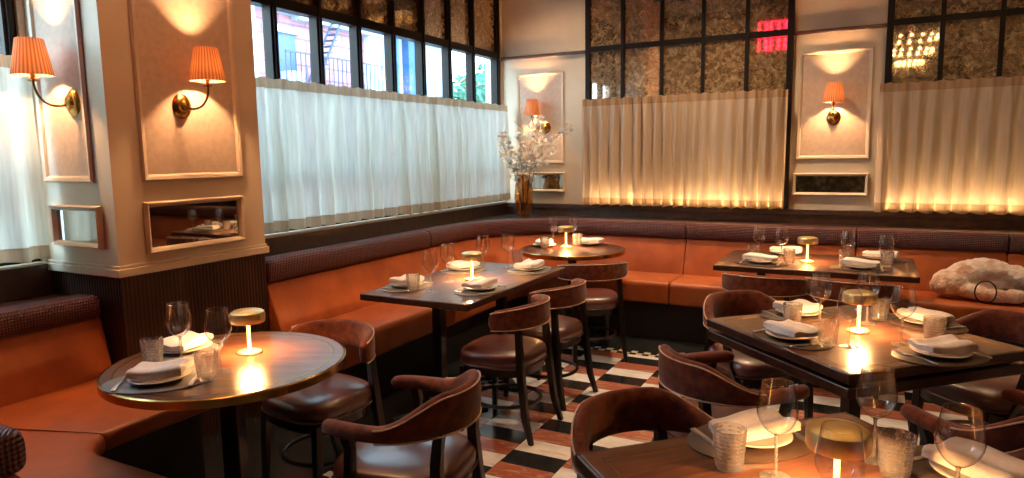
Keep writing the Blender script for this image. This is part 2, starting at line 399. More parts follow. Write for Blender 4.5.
window('window_2', XB, .2, PY0 - .03, [.22, .64, 1.06, 1.48, 1.94], 2.48, 3.2, 'dark-framed window in the left bay', False)
# ------------------------------------------------------------------ gridded mirrors on the back wall
def grid_mirror(a0, a1, n, lab):
    t = thing('gridded_mirror', lab, 'mirror', ((a0 + a1) / 2, YW, ZB), 0, 'gridded antique mirrors')
    h = (a1 - a0) / 2; fr = MB(); d = .045; zt = 2.56 - ZB; top = 3.5 - ZB; xs = [-h + (2 * h) * i / n for i in range(n + 1)]
    for i, x in enumerate(xs):
        w = .026 if i in (0, n) else .018
        x = min(max(x, -h + .026), h - .026); fr.box((x - w, -d, 0), (x + w, 0, top))
    for z, w in ((.02, .02), (zt, .026), (top - .02, .02)): fr.box((-h, -d + .003, z - w), (h, 0, z + w))
    obj('mirror_frame', fr, 'frame', t, bev=.003)
    for a, b in zip(xs[:-1], xs[1:]):
        for z0, z1 in ((.04, zt - .026), (zt + .026, top - .04)):
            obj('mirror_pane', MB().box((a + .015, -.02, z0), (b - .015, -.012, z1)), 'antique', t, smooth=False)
grid_mirror(M1[0], M1[1], 5, 'dark-gridded antique mirror above the middle curtain, between the two back wall sconces')
grid_mirror(M2[0], M2[1], 9, 'dark-gridded antique mirror above the right-hand curtain, reflecting a crystal chandelier')
# small framed mirrors under the sconces
def small_mirror(plane, a0, a1, z0, z1, lab):
    c = (a0 + a1) / 2; loc = (c, plane[1], z0) if plane[0] == 'y' else (plane[1], c, z0)
    t = thing('framed_mirror', lab, 'mirror', loc, 0 if plane[0] == 'y' else pi / 2, 'small framed wall mirrors')
    w = (a1 - a0) / 2; h = z1 - z0
    mb = panel_frame(('y', 0), -w, w, 0, h, .03, .035); obj('frame', mb, 'mould', t, smooth=False)
    obj('mirror_glass', MB().box((-w + .02, -.006, .02), (w - .02, 0, h - .02)), 'mirror', t, smooth=False)
small_mirror(('y', YW), -3.32, -2.88, 1.12, 1.33, 'small cream-framed mirror beside the blossom vase')
small_mirror(('y', YW), -.65, -.04, 1.12, 1.32, 'small wide framed mirror under the sconce between the back curtains')
small_mirror(('x', PX), 2.14, 2.74, 1.06, 1.32, 'small wide framed mirror on the orange-lit pier face')
small_mirror(('y', PY0), -3.70, -3.29, 1.10, 1.31, 'small squarish framed mirror on the narrow pier face by the left curtain')

# ------------------------------------------------------------------ curtains
def curtain(name, axis, fixed, a0, a1, z0, z1, nf, amp, inward, mats, lab, grp, seed, gather=.0):
    r = random.Random(seed); ph = [r.uniform(0, 6.28) for _ in range(6)]
    fw = [r.uniform(.7, 1.3) for _ in range(nf + 1)]
    cum = [0]
    for w in fw: cum.append(cum[-1] + w)
    N = nf * 12
    def off(s, t):          # t 0 bottom .. 1 top
        q = s * cum[-1]; i = 0
        while i < nf and cum[i + 1] < q: i += 1
        local = (q - cum[i]) / fw[i]
        drift = .16 * sin(3 * s * 6 + ph[0]) * (1 - t)
        w = sin(2 * pi * (local + drift))
        w = w * (abs(w) ** .25 if w else 0)
        top = sin(2 * pi * nf * 2.3 * s + ph[1]) * .35
        k = min(1, max(0, (t - .80) / .2))
        a = amp * (1.05 - .45 * t) * (1 + .35 * sin(9 * s + ph[2]))
        return a * (w * (1 - .6 * k) + top * k) + .004 * sin(60 * s + 9 * t + ph[3])
    def strip(t0, t1, nz, push=0):
        V = []; F = []
        for j in range(nz + 1):
            t = t0 + (t1 - t0) * j / nz; z = z0 + (z1 - z0) * t
            for i in range(N + 1):
                s = i / N; d = off(s, t) + push
                a = a0 + (a1 - a0) * s + .01 * sin(2 * pi * nf * s + ph[4]) * (1 - t)
                zz = z + (.006 * sin(2 * pi * nf * s + ph[5]) if t in (0, 1) else 0)
                V.append((fixed + inward * d, a, zz) if axis == 'y' else (a, fixed + inward * d, zz))
        for j in range(nz):
            for i in range(N):
                p = j * (N + 1) + i; F.append((p, p + 1, p + N + 2, p + N + 1))
        return MB().add(V, F)
    cx, cy, cz = (fixed, (a0 + a1) / 2, z0) if axis == 'y' else ((a0 + a1) / 2, fixed, z0)
    t = thing(name, lab, 'curtain', (cx, cy, cz), 0, grp)
    def part(nm, mb, m):
        o = obj(nm, mb, m, t, ang=180); o.location = (-cx, -cy, -cz); return o
    part('drape', strip(.065, .94, 26), mats[0]); part('hem', strip(0, .07, 3, .002), mats[1]); part('heading', strip(.935, 1, 4, .002), mats[1])
    zr = z1 - .045
    fr = fixed - inward * .045
    pts = [(fr, a0, zr), (fr, a1, zr)] if axis == 'y' else [(a0, fr, zr), (a1, fr, zr)]
    part('curtain_rod', MB().tube(pts, .006, 8), 'brass')
curtain('cafe_curtain', 'y', XW + .10, PY1 + .03, YW - .07, 1.035, 2.045, 24, .046, 1, ('sheer', 'sheerhem'), 'long sheer white cafe curtain glowing with daylight in the left window', 'cafe curtains', 3)
curtain('cafe_curtain', 'y', XB + .10, .3, PY0 - .05, 1.035, 2.04, 10, .034, 1, ('sheer', 'sheerhem'), 'sheer pale curtain at the far left edge beside the narrow pier face', 'cafe curtains', 4)
curtain('cafe_curtain', 'x', YW - .125, M1[0] + .0, M1[1] - .02, 1.0, 2.06, 18, .046, -1, ('linen', 'linenhem'), 'oatmeal cafe curtain lit amber at the hem, between the two back wall sconces', 'cafe curtains', 5)
curtain('cafe_curtain', 'x', YW - .125, M2[0] - .03, M2[1], 1.0, 2.06, 29, .046, -1, ('linen', 'linenhem'), 'oatmeal cafe curtain lit amber at the hem, at the right of the back wall', 'cafe curtains', 6)
for a, b, lb in ((M1[0] + .05, M1[1] - .05, 'warm light strip hidden behind the middle back curtain'), (M2[0] + .05, M2[1] - .1, 'warm light strip hidden behind the right back curtain')):
    tag(obj('light_strip', MB().box((a, YW - .058, ZB - .004), (b, YW - .044, ZB + .006)), 'frame', smooth=False), lb, 'light strip')
    light('strip_light', 'AREA', ((a + b) / 2, YW - .05, ZB + .012), 6 * (b - a), (1, .62, .28), shape='RECTANGLE', size=b - a, size_y=.012, rot=(pi, 0, 0))

# ------------------------------------------------------------------ banquettes
def path_sampler(segs):
    """segs: list of ('L', p0, p1) or ('A', centre, r, a0, a1); returns f(s)->(pos, outward normal), total"""
    lens = [hypot(g[2][0] - g[1][0], g[2][1] - g[1][1]) if g[0] == 'L' else g[2] * abs(g[4] - g[3]) for g in segs]
    tot = sum(lens)
    def f(s):
        for i, g in enumerate(segs):
            if s <= lens[i] + 1e-9 or i == len(segs) - 1:
                u = s / lens[i]
                if g[0] == 'L':
                    p0, p1 = g[1], g[2]; dx, dy = (p1[0] - p0[0]) / lens[i], (p1[1] - p0[1]) / lens[i]
                    return (p0[0] + dx * s, p0[1] + dy * s), (-dy, dx)
                a = g[3] + (g[4] - g[3]) * u
                return (g[1][0] + g[2] * cos(a), g[1][1] + g[2] * sin(a)), (cos(a), sin(a))
            s -= lens[i]
    return f, tot
def sweep_piece(f, s0, s1, prof, step=.06, inset=.012):
    """prof: closed list (d, z); end rings shrink for a soft edge"""
    n = max(2, int((s1 - s0) / step)); cd = sum(p[0] for p in prof) / len(prof); cz = sum(p[1] for p in prof) / len(prof)
    L = [(s0, .0, 1), (s0 + inset * .35, .65, 0), (s0 + inset * 1.2, 1, 0)] + [(s0 + (s1 - s0) * i / n, 1, 0) for i in range(1, n)] + [(s1 - inset * 1.2, 1, 0), (s1 - inset * .35, .65, 0), (s1, 0, 1)]
    R = []
    for s, k, _ in L:
        (x, y), (nx, ny) = f(s); ring = []
        for d, z in prof:
            dd = d; zz = z; q = inset * (1 - k)
            l = hypot(d - cd, z - cz) or 1
            dd -= (d - cd) / l * q; zz -= (z - cz) / l * q
            ring.append((x + nx * dd, y + ny * dd, zz))
        R.append(ring)
    return MB().rings(R)
def rounded(pts, r, n=4):
    out = []; m = len(pts)
    for i in range(m):
        p = Vector(pts[i]); a = Vector(pts[i - 1]); b = Vector(pts[(i + 1) % m]); rr = r[i] if isinstance(r, (list, tuple)) else r
        u = (a - p).normalized(); w = (b - p).normalized(); rr = min(rr, (a - p).length * .45, (b - p).length * .45)
        s = p + u * rr; e = p + w * rr
        for j in range(n + 1):
            t = j / n; q = s * (1 - t) ** 2 + p * 2 * t * (1 - t) + e * t * t; out.append((q.x, q.y))
    return out
RC = .35; SX = -2.66; SY = 5.37
segs = [('L', (SX, PY1 + .01), (SX, SY - RC)), ('A', (SX + RC, SY - RC), RC, pi, pi / 2), ('L', (SX + RC, SY), (3.9, SY))]
f0, tot = path_sampler(segs)
# normals of ('L') go left of travel: heading +Y -> -X, heading +X -> +Y : outward to the walls
LA = SY - RC - (PY1 + .01); ARC = RC * pi / 2
def sY(y): return y - (PY1 + .01)
def sX(x): return LA + ARC + (x - (SX + RC))
seatP = rounded([(0, .30), (.0, .485), (.52, .475), (.52, .30)], [.02, .045, .02, .01])
backP = rounded([(.45, .46), (.56, .775), (.66, .775), (.66, .46)], [.01, .02, .01, .01])
rollP = rounded([(.535, .775), (.53, .915), (.70, .915), (.70, .775)], [.035, .06, .03, .01])
baseP = rounded([(.05, 0), (.05, .30), (.60, .30), (.60, 0)], .004, 1)
bq = thing('banquette', 'long L-shaped orange leather banquette along the window and back wall', 'banquette', (SX, SY, 0))
def bpart(nm, mb, m, par=None, root=None, **k):
    root = root or bq; o = obj(nm, mb, m, root, **k)
    o.location = (-root.location.x, -root.location.y, 0); return o
bpart('base', sweep_piece(f0, 0, tot, baseP), 'blackboard')
cuts = [0, sY(3.87), sX(-1.42) , sX(-.1), sX(1.0), sX(2.3), tot]
for a, b in zip(cuts[:-1], cuts[1:]): bpart('seat_cushion', sweep_piece(f0, a + .003, b - .003, seatP), 'leather')
cuts = [0, sY(4.62), sX(-1.42), sX(-.1), sX(.87), sX(2.3), tot]
for a, b in zip(cuts[:-1], cuts[1:]):
    bpart('backrest', sweep_piece(f0, a + .003, b - .003, backP), 'leather')
    bpart('bolster', sweep_piece(f0, a + .003, b - .003, rollP), 'weave', label='woven burgundy top roll')
# near booth: back under the left window, near arm coming towards the middle of the room
RB = .17; BX = -2.58; BY = 1.385
bs = thing('corner_booth', 'orange leather booth seat with woven roll in the lower left corner', 'banquette', (BX, BY, 0))
segs2 = [('L', (-1.75, BY), (BX + RB, BY)), ('A', (BX + RB, BY + RB), RB, -pi / 2, -pi), ('L', (BX, BY + RB), (BX, PY0 - .012))]
f1, tot1 = path_sampler(segs2)
# travelling -X then +Y: left normals point -Y and -X, outward
seatB = rounded([(0, .41), (.0, .485), (.80, .475), (.80, .41)], [.02, .04, .02, .01])
bpart('seat_cushion', sweep_piece(f1, .002, .87 + .0, seatB), 'leather', root=bs)
bpart('seat_cushion', sweep_piece(f1, .875, tot1 - .002, seatB), 'leather', root=bs)
bpart('base', sweep_piece(f1, 0, tot1, rounded([(.08, 0), (.08, .41), (.85, .41), (.85, 0)], .004, 1)), 'blackboard', root=bs)  # dark base raised under a thin lip, stands in for the shaded seat front
f2, tot2 = path_sampler([('L', (BX, YF + .1), (BX, PY0 - .004))])
segs3 = [('L', (-1.84, BY), (BX - .20, BY)), ('A', (BX - .20, BY + .05), .05, -pi / 2, -pi), ('L', (BX - .25, BY + .05), (BX - .25, PY0 - .015))]
f3, tot3 = path_sampler(segs3)
bpart('backrest', sweep_piece(f3, .0, tot3, rounded([(.46, .46), (.53, .765), (.60, .765), (.60, .46)], [.01, .02, .01, .01])), 'leather', root=bs)
bpart('bolster', sweep_piece(f3, .0, tot3, rounded([(.50, .755), (.495, .875), (.66, .875), (.66, .755)], [.035, .06, .03, .01]), inset=.03), 'weave', root=bs, label='woven burgundy top roll')

# ------------------------------------------------------------------ tables
def pedestal(t, x=0, y=0, top=.70, w=.03, foot=.28):
    obj('column', MB().box((x - w, y - w, .02), (x + w, y + w, top)), 'black', t, bev=.005)
    b = MB(); b.lathe([(.07, 0), (.07, .012), (.04, .03)], 20, (x, y, 0))
    for k in range(4):
        a = k * pi / 2 + pi / 4; dx, dy = cos(a), sin(a)
        R = []
        for u, hw, h in ((.03, .035, .035), (foot * .6, .028, .026), (foot, .022, .014)):
            R.append([(x + dx * u - dy * hw, y + dy * u + dx * hw, .0), (x + dx * u + dy * hw, y + dy * u - dx * hw, .0), (x + dx * u + dy * hw, y + dy * u - dx * hw, h), (x + dx * u - dy * hw, y + dy * u + dx * hw, h)])
        b.rings(R)
    obj('base', b, 'iron', t)
    obj('top_plate', MB().box((x - .16, y - .03, top - .012), (x + .16, y + .03, top)), 'iron', t, bev=.003)
def round_table(x, y, r, lab):
    t = thing('round_table', lab, 'table', (x, y, 0), .4)
    obj('tabletop', MB().lathe([(r - .012, .715), (r - .004, .72), (r - .004, .745), (r - .01, .75)], 72), 'top', t)
    obj('edge_band', MB().lathe([(r - .006, .716), (r, .718), (r, .747), (r - .006, .7505)], 72, loop=True), 'brass', t, label='brass edge band')
    obj('inlay_ring', MB().lathe([(r - .05, .7495), (r - .05, .7505), (r - .045, .7505), (r - .045, .7495)], 72, loop=True), 'brass', t, label='thin brass inlay ring')
    pedestal(t, top=.716, w=.035)
round_table(-2.185, 1.768, .442, 'round dark wood table with brass edge at the lower left, by the pier')
round_table(-2.165, 5.15, .43, 'round dark wood table with brass edge in the far corner of the banquette')
def rect_table(x, y, w, d, rz, lab, cols, under=False):
    t = thing('dining_table', lab, 'table', (x, y, 0), rz)
    a, b = w / 2, d / 2
    obj('tabletop', MB().box((-a + .012, -b + .012, .718), (a - .012, b - .012, .75)), 'top', t, bev=.002)
    e = MB()
    e.box((-a, -b, .712), (a, -b + .014, .7495)).box((-a, b - .014, .712), (a, b, .7495)).box((-a, -b + .014, .712), (-a + .014, b - .014, .7495)).box((a - .014, -b + .014, .712), (a, b - .014, .7495))
    obj('edge_band', e, 'topedge', t, bev=.004)
    i = MB(); q = .055; c = .003
    i.box((-a + q, -b + q, .7495), (a - q, -b + q + c, .7506)).box((-a + q, b - q - c, .7495), (a - q, b - q, .7506)).box((-a + q, -b + q, .7495), (-a + q + c, b - q, .7506)).box((a - q - c, -b + q, .7495), (a - q, b - q, .7506))
    obj('inlay_line', i, 'brass', t, smooth=False, label='thin brass inlay line')
    if under:
        obj('folding_leaf', MB().box((-a + .004, -b + .004, .655), (a - .004, b - .004, .697)), 'topedge', t, bev=.005)
        obj('hinge_rail', MB().box((-a + .05, -b + .05, .697), (a - .05, b - .05, .713)), 'black', t)
    for cx, cy in cols: pedestal(t, cx, cy, .655 if under else .713)
    return t
rect_table(-2.21, 3.635, 1.29, .72, pi / 2, 'long dark wood table beside the window curtain in the middle left', [(-.38, 0), (.38, 0)])
rect_table(-.34, 5.165, 1.23, .81, 0, 'dark wood table along the back wall banquette, right of centre', [(-.35, 0), (.35, 0)])
rect_table(-.047, 3.2, .875, .875, radians(45), 'square dark wood table turned cornerwise in the middle right', [(0, 0)], True)
rect_table(-.045, 1.586, .875, .875, radians(45), 'square dark wood table in the bottom right foreground', [(0, 0)], True)

# ------------------------------------------------------------------ chairs
def outline(hwf, hwb, df, db, n=40, p=3.2):
    o = []
    for j in range(n):
        a = 2 * pi * j / n; c, s = cos(a), sin(a)
        k = (abs(c) ** p + abs(s) ** p) ** (-1 / p)
        y = s * k; hw = hwb + (hwf - hwb) * (y + 1) / 2
        o.append((c * k * hw, y * (df if y > 0 else db)))
    return o
def seat_parts(t, m, hwf=.235, hwb=.20, df=.22, db=.21, z=.39):
    L = []
    for k, zz in ((.93, z), (1.0, z + .012), (1.01, z + .045), (.98, z + .07), (.9, z + .082), (.6, z + .09), (.25, z + .094), (.02, z + .095)):
        L.append([(x * k, y * k, zz) for x, y in outline(hwf, hwb, df, db)])
    s = obj('seat', MB().rings(L), m, t, ang=60)
    L = [[(x * .95, y * .95, zz) for x, y in outline(hwf, hwb, df, db)] for zz in (z - .045, z)]
    obj('seat_frame', MB().rings(L), 'black', t)
    pts = [(x * 1.012, y * 1.012, z + .006) for x, y in outline(hwf, hwb, df, db)]
    obj('seat_piping', MB().tube(pts, .004, 6, loop=True), m, t)
def pad(path, exp=3.5, n=18):
    """path: (x,y,nx,ny,zc,h,t)"""
    R = []
    P = [path[0]] + path + [path[-1]]
    m = len(P)
    for i, (x, y, nx, ny, zc, h, th) in enumerate(P):
        k = 1
        if i in (0, m - 1): k = .35
        if i in (1, m - 2): k = .85
        if i == 0 or i == m - 1:      # push out a little
            q = P[2] if i == 0 else P[m - 3]; dx, dy = x - q[0], y - q[1]; l = hypot(dx, dy) or 1; x += dx / l * .012; y += dy / l * .012
        ring = []
        for j in range(n):
            a = 2 * pi * j / n; c, s = cos(a), sin(a); kk = (abs(c) ** exp + abs(s) ** exp) ** (-1 / exp)
            ring.append((x + nx * c * kk * th / 2 * k, y + ny * c * kk * th / 2 * k, zc + s * kk * h / 2 * k))
        R.append(ring)
    return MB().rings(R)
def edge_line(path, top, side=1, r=.0035):
    return MB().tube([(x + nx * side * th / 2 * .86, y + ny * side * th / 2 * .86, zc + (h / 2 * .86 if top else -h / 2 * .86)) for x, y, nx, ny, zc, h, th in path], r, 6)
def make_side():
    t = thing('dining_chair', '', 'chair')
    seat_parts(t, 'seatleather')
    path = []
    for i in range(25):
        u = -1 + 2 * i / 24; a = -pi / 2 + u * radians(74); R = .245
        rr = R * (1 + .06 * u * u)
        path.append((rr * cos(a), rr * sin(a) + .02, cos(a), sin(a), .672 - .012 * u * u, .135 - .03 * abs(u) ** 3, .048))
    b = obj('backrest', pad(path), 'velvet', t, ang=60)
    obj('piping', edge_line(path, True), 'piping', b); obj('piping', edge_line(path, False), 'piping', b)
    for s in (-1, 1):
        obj('leg', MB().bar([(s * .165, -.165, .64), (s * .17, -.175, .5), (s * .175, -.185, .36), (s * .185, -.215, .12), (s * .195, -.25, 0)], [.016, .018, .02, .017, .013]), 'black', t, bev=.004, label='rear leg running up to the backrest')
        obj('leg', MB().bar([(s * .18, .165, .38), (s * .185, .175, .2), (s * .19, .185, 0)], [.019, .017, .012]), 'black', t, bev=.004)
    ring = [(.185 * cos(2 * pi * j / 36), .185 * sin(2 * pi * j / 36) - .01, .17) for j in range(36)]
    obj('stretcher_ring', MB().tube(ring, .011, 8, loop=True), 'black', t)
    return t
def make_arm(vm='velvet'):
    t = thing('armchair', '', 'chair')
    seat_parts(t, 'seatleather', .245, .215, .235, .225, .385)
    path = []
    def sm(v): v = min(1, max(0, v)); return v * v * (3 - 2 * v)
    N = 44
    for i in range(N + 1):
        u = -1 + 2 * i / N; q = abs(u); sg = 1 if u >= 0 else -1
        if q < .66:
            a = -pi / 2 + (u / .66) * radians(86); R = .255
            x, y, nx, ny = R * cos(a), R * sin(a) + .01, cos(a), sin(a)
        else:
            w = (q - .66) / .34; a = -pi / 2 + sg * radians(86); x0, y0 = .255 * cos(a), .255 * sin(a) + .01
            x = x0 + sg * (.012 * w - .03 * w * w); y = y0 + .19 * w; nx, ny = sg, 0
        k = 1 - sm((q - .22) / .42)
        top = .65 + .095 * k; h = .05 + .10 * k; th = .058 - .01 * k
        path.append((x, y, nx, ny, top - h / 2, h, th))
    b = obj('backrest', pad(path, 2.8), vm, t, ang=60, label='curved back running into the arms')
    mid = path[8:-8]
    obj('piping', edge_line(mid, True), 'piping', b)
    obj('piping', edge_line(mid, False), 'piping', b)
    for s in (-1, 1):
        obj('leg', MB().bar([(s * .145, -.2, .63), (s * .155, -.19, .5), (s * .17, -.195, .36), (s * .185, -.225, .12), (s * .2, -.26, 0)], [.017, .019, .021, .018, .013]), 'black', t, bev=.004, label='rear leg running up to the back')
        obj('leg', MB().bar([(s * .195, .17, .38), (s * .2, .18, .2), (s * .205, .19, 0)], [.021, .018, .013]), 'black', t, bev=.004)
        obj('arm_post', MB().bar([(s * .25, .10, .62), (s * .245, .085, .56), (s * .23, .10, .45), (s * .21, .14, .36)], [.018, .016, .018, .02]), 'black', t, bev=.004)
    ring = [(.19 * cos(2 * pi * j / 36), .19 * sin(2 * pi * j / 36) - .01, .17) for j in range(36)]
    obj('stretcher_ring', MB().tube(ring, .011, 8, loop=True), 'black', t)
    return t
side = Kind(make_side); arm = Kind(make_arm)
G1 = 'armless dining chairs with curved backs'; G2 = 'low-backed dining armchairs'
side((-1.79, 3.29, 0), radians(90), 'brown velvet chair with oxblood seat, nearer of the two at the long window table', G1)
side((-1.80, 3.85, 0), radians(82), 'brown velvet chair, farther of the two at the long window table', G1)
side((-1.86, 4.78, 0), radians(38), 'brown velvet chair pulled up to the round table in the far corner', G1)
side((-.61, 4.74, 0), radians(-3), 'brown velvet chair, left of the two at the back wall table', G1)
side((-.09, 4.76, 0), radians(-8), 'brown velvet chair, right of the two at the back wall table', G1)
side((-2.23, 2.29, 0), radians(172), 'brown velvet chair tucked behind the lower left round table', G1)
arm((-1.46, 1.93, 0), radians(98), 'brown velvet armchair with blue-lit seat, right of the lower left round table', G2)
arm((-.53, 1.955, 0), radians(-126), 'dark velvet armchair at the left corner of the foreground table', G2)
arm((-.49, 2.76, 0), radians(-45), 'velvet armchair on the near left side of the cornerwise square table', G2)
arm((-.52, 3.76, 0), radians(-135), 'velvet armchair on the far left side of the cornerwise square table', G2)
arm((.50, 3.75, 0), radians(135), 'velvet armchair in shadow on the far right side of the cornerwise square table', G2)
arm((.43, 2.70, 0), radians(45), 'velvet armchair in shadow on the near right side of the cornerwise square table', G2)
arm((.55, 2.12, 0), radians(135), 'velvet armchair in shadow on the right side of the foreground table', G2)

# ------------------------------------------------------------------ table lamps
def make_lamp():
    t = thing('table_lamp', '', 'lamp')
    obj('base', MB().lathe([(.0, 0), (.046, 0), (.047, .004), (.044, .009), (.03, .013), (.010, .017), (.0, .018)], 32), 'goldlamp', t)
    obj('stem', MB().lathe([(.0065, .016), (.0065, .145)], 16), 'stemglow', t, label='glowing amber stem')
    obj('shade', MB().lathe([(.0645, .128), (.0665, .131), (.067, .160), (.064, .169), (.055, .1745), (.0, .178), (.0, .175), (.053, .1715), (.0615, .167), (.0645, .158), (.0635, .130)], 40, loop=False, cap=False), 'goldlamp', t, label='domed gold shade')
    obj('bulb', MB().lathe([(.0, .150), (.03, .150), (.03, .154), (.0, .154)], 20), 'bulb', t)
    return t
lampk = Kind(make_lamp)
LG = 'gold mushroom table lamps'
for x, y, lab in ((-2.19, 1.873, 'small gold table lamp glowing on the lower left round table'), (-2.20, 3.62, 'small gold table lamp on the long window table'),
                  (-2.25, 5.22, 'small gold table lamp on the far corner round table'), (-.388, 5.135, 'small gold table lamp on the back wall table'),
                  (-.031, 3.221, 'small gold table lamp on the cornerwise square table, behind wine glasses'), (-.044, 1.60, 'gold table lamp on the foreground table, behind a wine glass')):
    o = lampk((x, y, .7505), 0, lab, LG)
    light('lamp_light', 'AREA', (x, y, .7505 + .140), 6.5, (1, .50, .18), shape='DISK', size=.07)

# ------------------------------------------------------------------ wall sconces
def sconce(loc, rz, side_dx, lab, reach=.13):
    """local: wall plane is y=0, room is -y, arm swings to side_dx"""
    t = thing('wall_sconce', lab, 'wall lamp', loc, rz, 'brass wall sconces with pleated shades')
    R = [[(r * cos(2 * pi * j / 28), -y, r * 1.15 * sin(2 * pi * j / 28)) for j in range(28)] for r, y in ((.056, 0), (.056, .008), (.048, .016), (.030, .022), (.026, .034), (.012, .042))]
    obj('backplate', MB().rings(R), 'brass', t)
    p = []
    for i in range(13):
        u = i / 12; p.append((side_dx * sin(u * pi / 2), -.035 - (reach - .035) * sin(u * pi / 2), -.01 - .02 * sin(u * pi) + .11 * (1 - cos(u * pi / 2))))
    obj('arm', MB().tube(p, .006, 8), 'brass', t)
    cx, cy = side_dx, -reach
    obj('candle_holder', MB().lathe([(.0, .095), (.022, .098), (.024, .104), (.011, .11), (.011, .16), (0, .16)], 16, (cx, cy, 0)), 'brass', t)
    sh = obj('lamp_shade', MB().lathe([(.086, .0), (.0865, .004), (.058, .165), (.057, .168), (.0565, .165), (.085, .004)], 96, loop=True, rfun=lambda i, j: 1 + .012 * (j % 2)), 'shade', t, loc=(cx, cy, .125), label='pleated amber silk shade')
    obj('bulb', MB().lathe([(0, .162), (.012, .165), (.018, .185), (.014, .21), (.0, .225)], 14, (cx, cy, 0)), 'bulb', t)
    c = Matrix.Rotation(rz, 4, 'Z') @ Vector((cx, cy, .2)); c += Vector(loc)
    light('sconce_light', 'POINT', c, 62, (1, .50, .22), shadow_soft_size=.02)
sconce((-3.10, YW, 1.80), 0, -.10, 'brass wall sconce beside the blossom vase on the back wall')
sconce((-.335, YW, 1.80), 0, -.0, 'brass wall sconce between the two back curtains')
sconce((PX, 2.40, 1.80), pi / 2, .07, 'brass wall sconce on the orange-lit pier face')
sconce((-3.44, PY0, 1.805), 0, -.09, 'brass wall sconce swung out over the far left curtain')

# ------------------------------------------------------------------ glassware and settings
def make_wine():
    t = thing('wine_glass', '', 'wine glass')
    obj('bowl', MB().lathe([(.004, .106), (.012, .110), (.022, .117), (.032, .127), (.040, .140), (.0455, .155), (.0465, .168), (.0445, .188), (.040, .212), (.0362, .234), (.0355, .2362), (.0348, .2355)], 48, cap=False), 'glass', t, ang=180)
    obj('stem', MB().lathe([(.006, .004), (.0045, .02), (.004, .06), (.0042, .098), (.006, .108)], 12), 'crystal', t)
    obj('foot', MB().lathe([(.0, 0), (.036, 0), (.037, .0015), (.02, .004), (.005, .008), (0, .009)], 32), 'crystal', t, ang=80)
    return t
def make_tumbler():
    t = thing('tumbler', '', 'tumbler')
    prof = [(.0, 0), (.030, 0), (.0325, .004)]
    for i in range(1, 9): prof.append((.0325 + .0075 * i / 9 , .004 + .094 * i / 9)); prof.append((.0325 + .0075 * (i + .5) / 9, .004 + .094 * (i + .45) / 9))
    prof += [(.041, .100), (.0395, .101), (.037, .07), (.031, .014), (.0, .012)]
    def rf(i, j):
        if 3 <= i <= 18: return 1 + (.06 if ((i % 2) and (j % 3)) else 0)
        return 1
    obj('tumbler_body', MB().lathe(prof, 36, cap=False, rfun=rf), 'crystal', t, ang=20)
    return t
def make_plate():
    t = thing('plate', '', 'plate')
    obj('dish', MB().lathe([(0, .002), (.06, .0), (.066, .003), (.098, .014), (.102, .018), (.1, .0195), (.07, .009), (.055, .006), (0, .006)], 44, cap=False), 'plate', t, ang=80)
    return t
def make_napkin(wx=.19, wy=.13, seed=0):
    t = thing('napkin', '', 'napkin')
    r = random.Random(seed); nx, ny = 16, 10
    R = []; lay = [(-1, 0), (-1.0, .007), (-.97, .012), (-1, .017), (-.99, .025), (-.93, .029)]
    V = []; 
    prof = []                                   # cross-section folded in three layers
    for y, z in lay: prof.append((y, z))
    for k in range(1, 8): prof.append((-.93 + 1.86 * k / 8, .029 + .004 * sin(k)))
    for y, z in reversed(lay): prof.append((-y, z * .86))
    for k in range(1, 8): prof.append((1 - 2 * k / 8, 0))
    for i in range(nx + 1):
        u = -1 + 2 * i / nx; ring = []
        e = .0 if abs(u) < 1 else .25
        for y, z in prof:
            zz = z * (1 - e) + z * .12 * cos(2.2 * u + seed) * (1 if z > .01 else .3)
            lift = .004 * u * u + .003 * sin(3 * u + seed) + .003
            ring.append((u * wx / 2 + .006 * sin(y * 3 + seed), y * wy / 2 * (1 - .06 * u * u + .04 * sin(4 * u + seed)), zz + lift + .004 * abs(y)))
        R.append(ring)
    obj('cloth', MB().rings(R), 'napkin', t, ang=50)
    return t
def make_mat(m):
    t = thing('placemat', '', 'placemat')
    obj('leather', MB().lathe([(0, 0), (.995, 0), (1, .001), (1, .003), (.99, .004), (0, .004)], 56), m, t)
    t.children[0].scale = (.185, .135, 1)
    return t
def make_fork():
    t = thing('fork', '', 'fork'); mb = MB()
    R = []
    for y, w, z in ((-.095, .006, .002), (-.09, .008, .003), (-.04, .004, .006), (.02, .0035, .005), (.035, .009, .002), (.05, .0105, .001)):
        R.append([(-w, y, z), (w, y, z), (w, y, z + .002), (-w, y, z + .002)])
    mb.rings(R); obj('handle', mb, 'silver', t)
    b = MB()
    for k in range(4):
        x = -.0085 + .0057 * k; b.rings([[(x - .0014, y, z), (x + .0014, y, z), (x + .0014, y, z + .0016), (x - .0014, y, z + .0016)] for y, z in ((.049, .001), (.075, .002), (.095, .006))])
    obj('tines', b, 'silver', t); return t
def make_knife():
    t = thing('knife', '', 'knife')
    R = [[(-w, y, 0), (w, y, 0), (w, y, h), (-w, y, h)] for y, w, h in ((-.105, .006, .004), (-.1, .0075, .006), (-.03, .006, .006), (-.005, .004, .004))]
    obj('handle', MB().rings(R), 'silver', t)
    R = [[(a, y, .0), (b, y, .0), (b, y, .0018), (a, y, .0018)] for y, a, b in ((-.006, -.004, .004), (.01, -.008, .006), (.08, -.009, .006), (.105, -.002, .005))]
    obj('blade', MB().rings(R), 'silver', t); return t
wine = Kind(make_wine); tumb = Kind(make_tumbler); plate = Kind(make_plate)
naps = [Kind(lambda s=s, a=a, b=b: make_napkin(a, b, s)) for s, a, b in ((0, .20, .135), (2, .215, .12), (5, .18, .14))]
gmat = Kind(lambda: make_mat('mat')); dmat = Kind(lambda: make_mat('darkmat')); fork = Kind(make_fork); knife = Kind(make_knife)
ZT = .7507
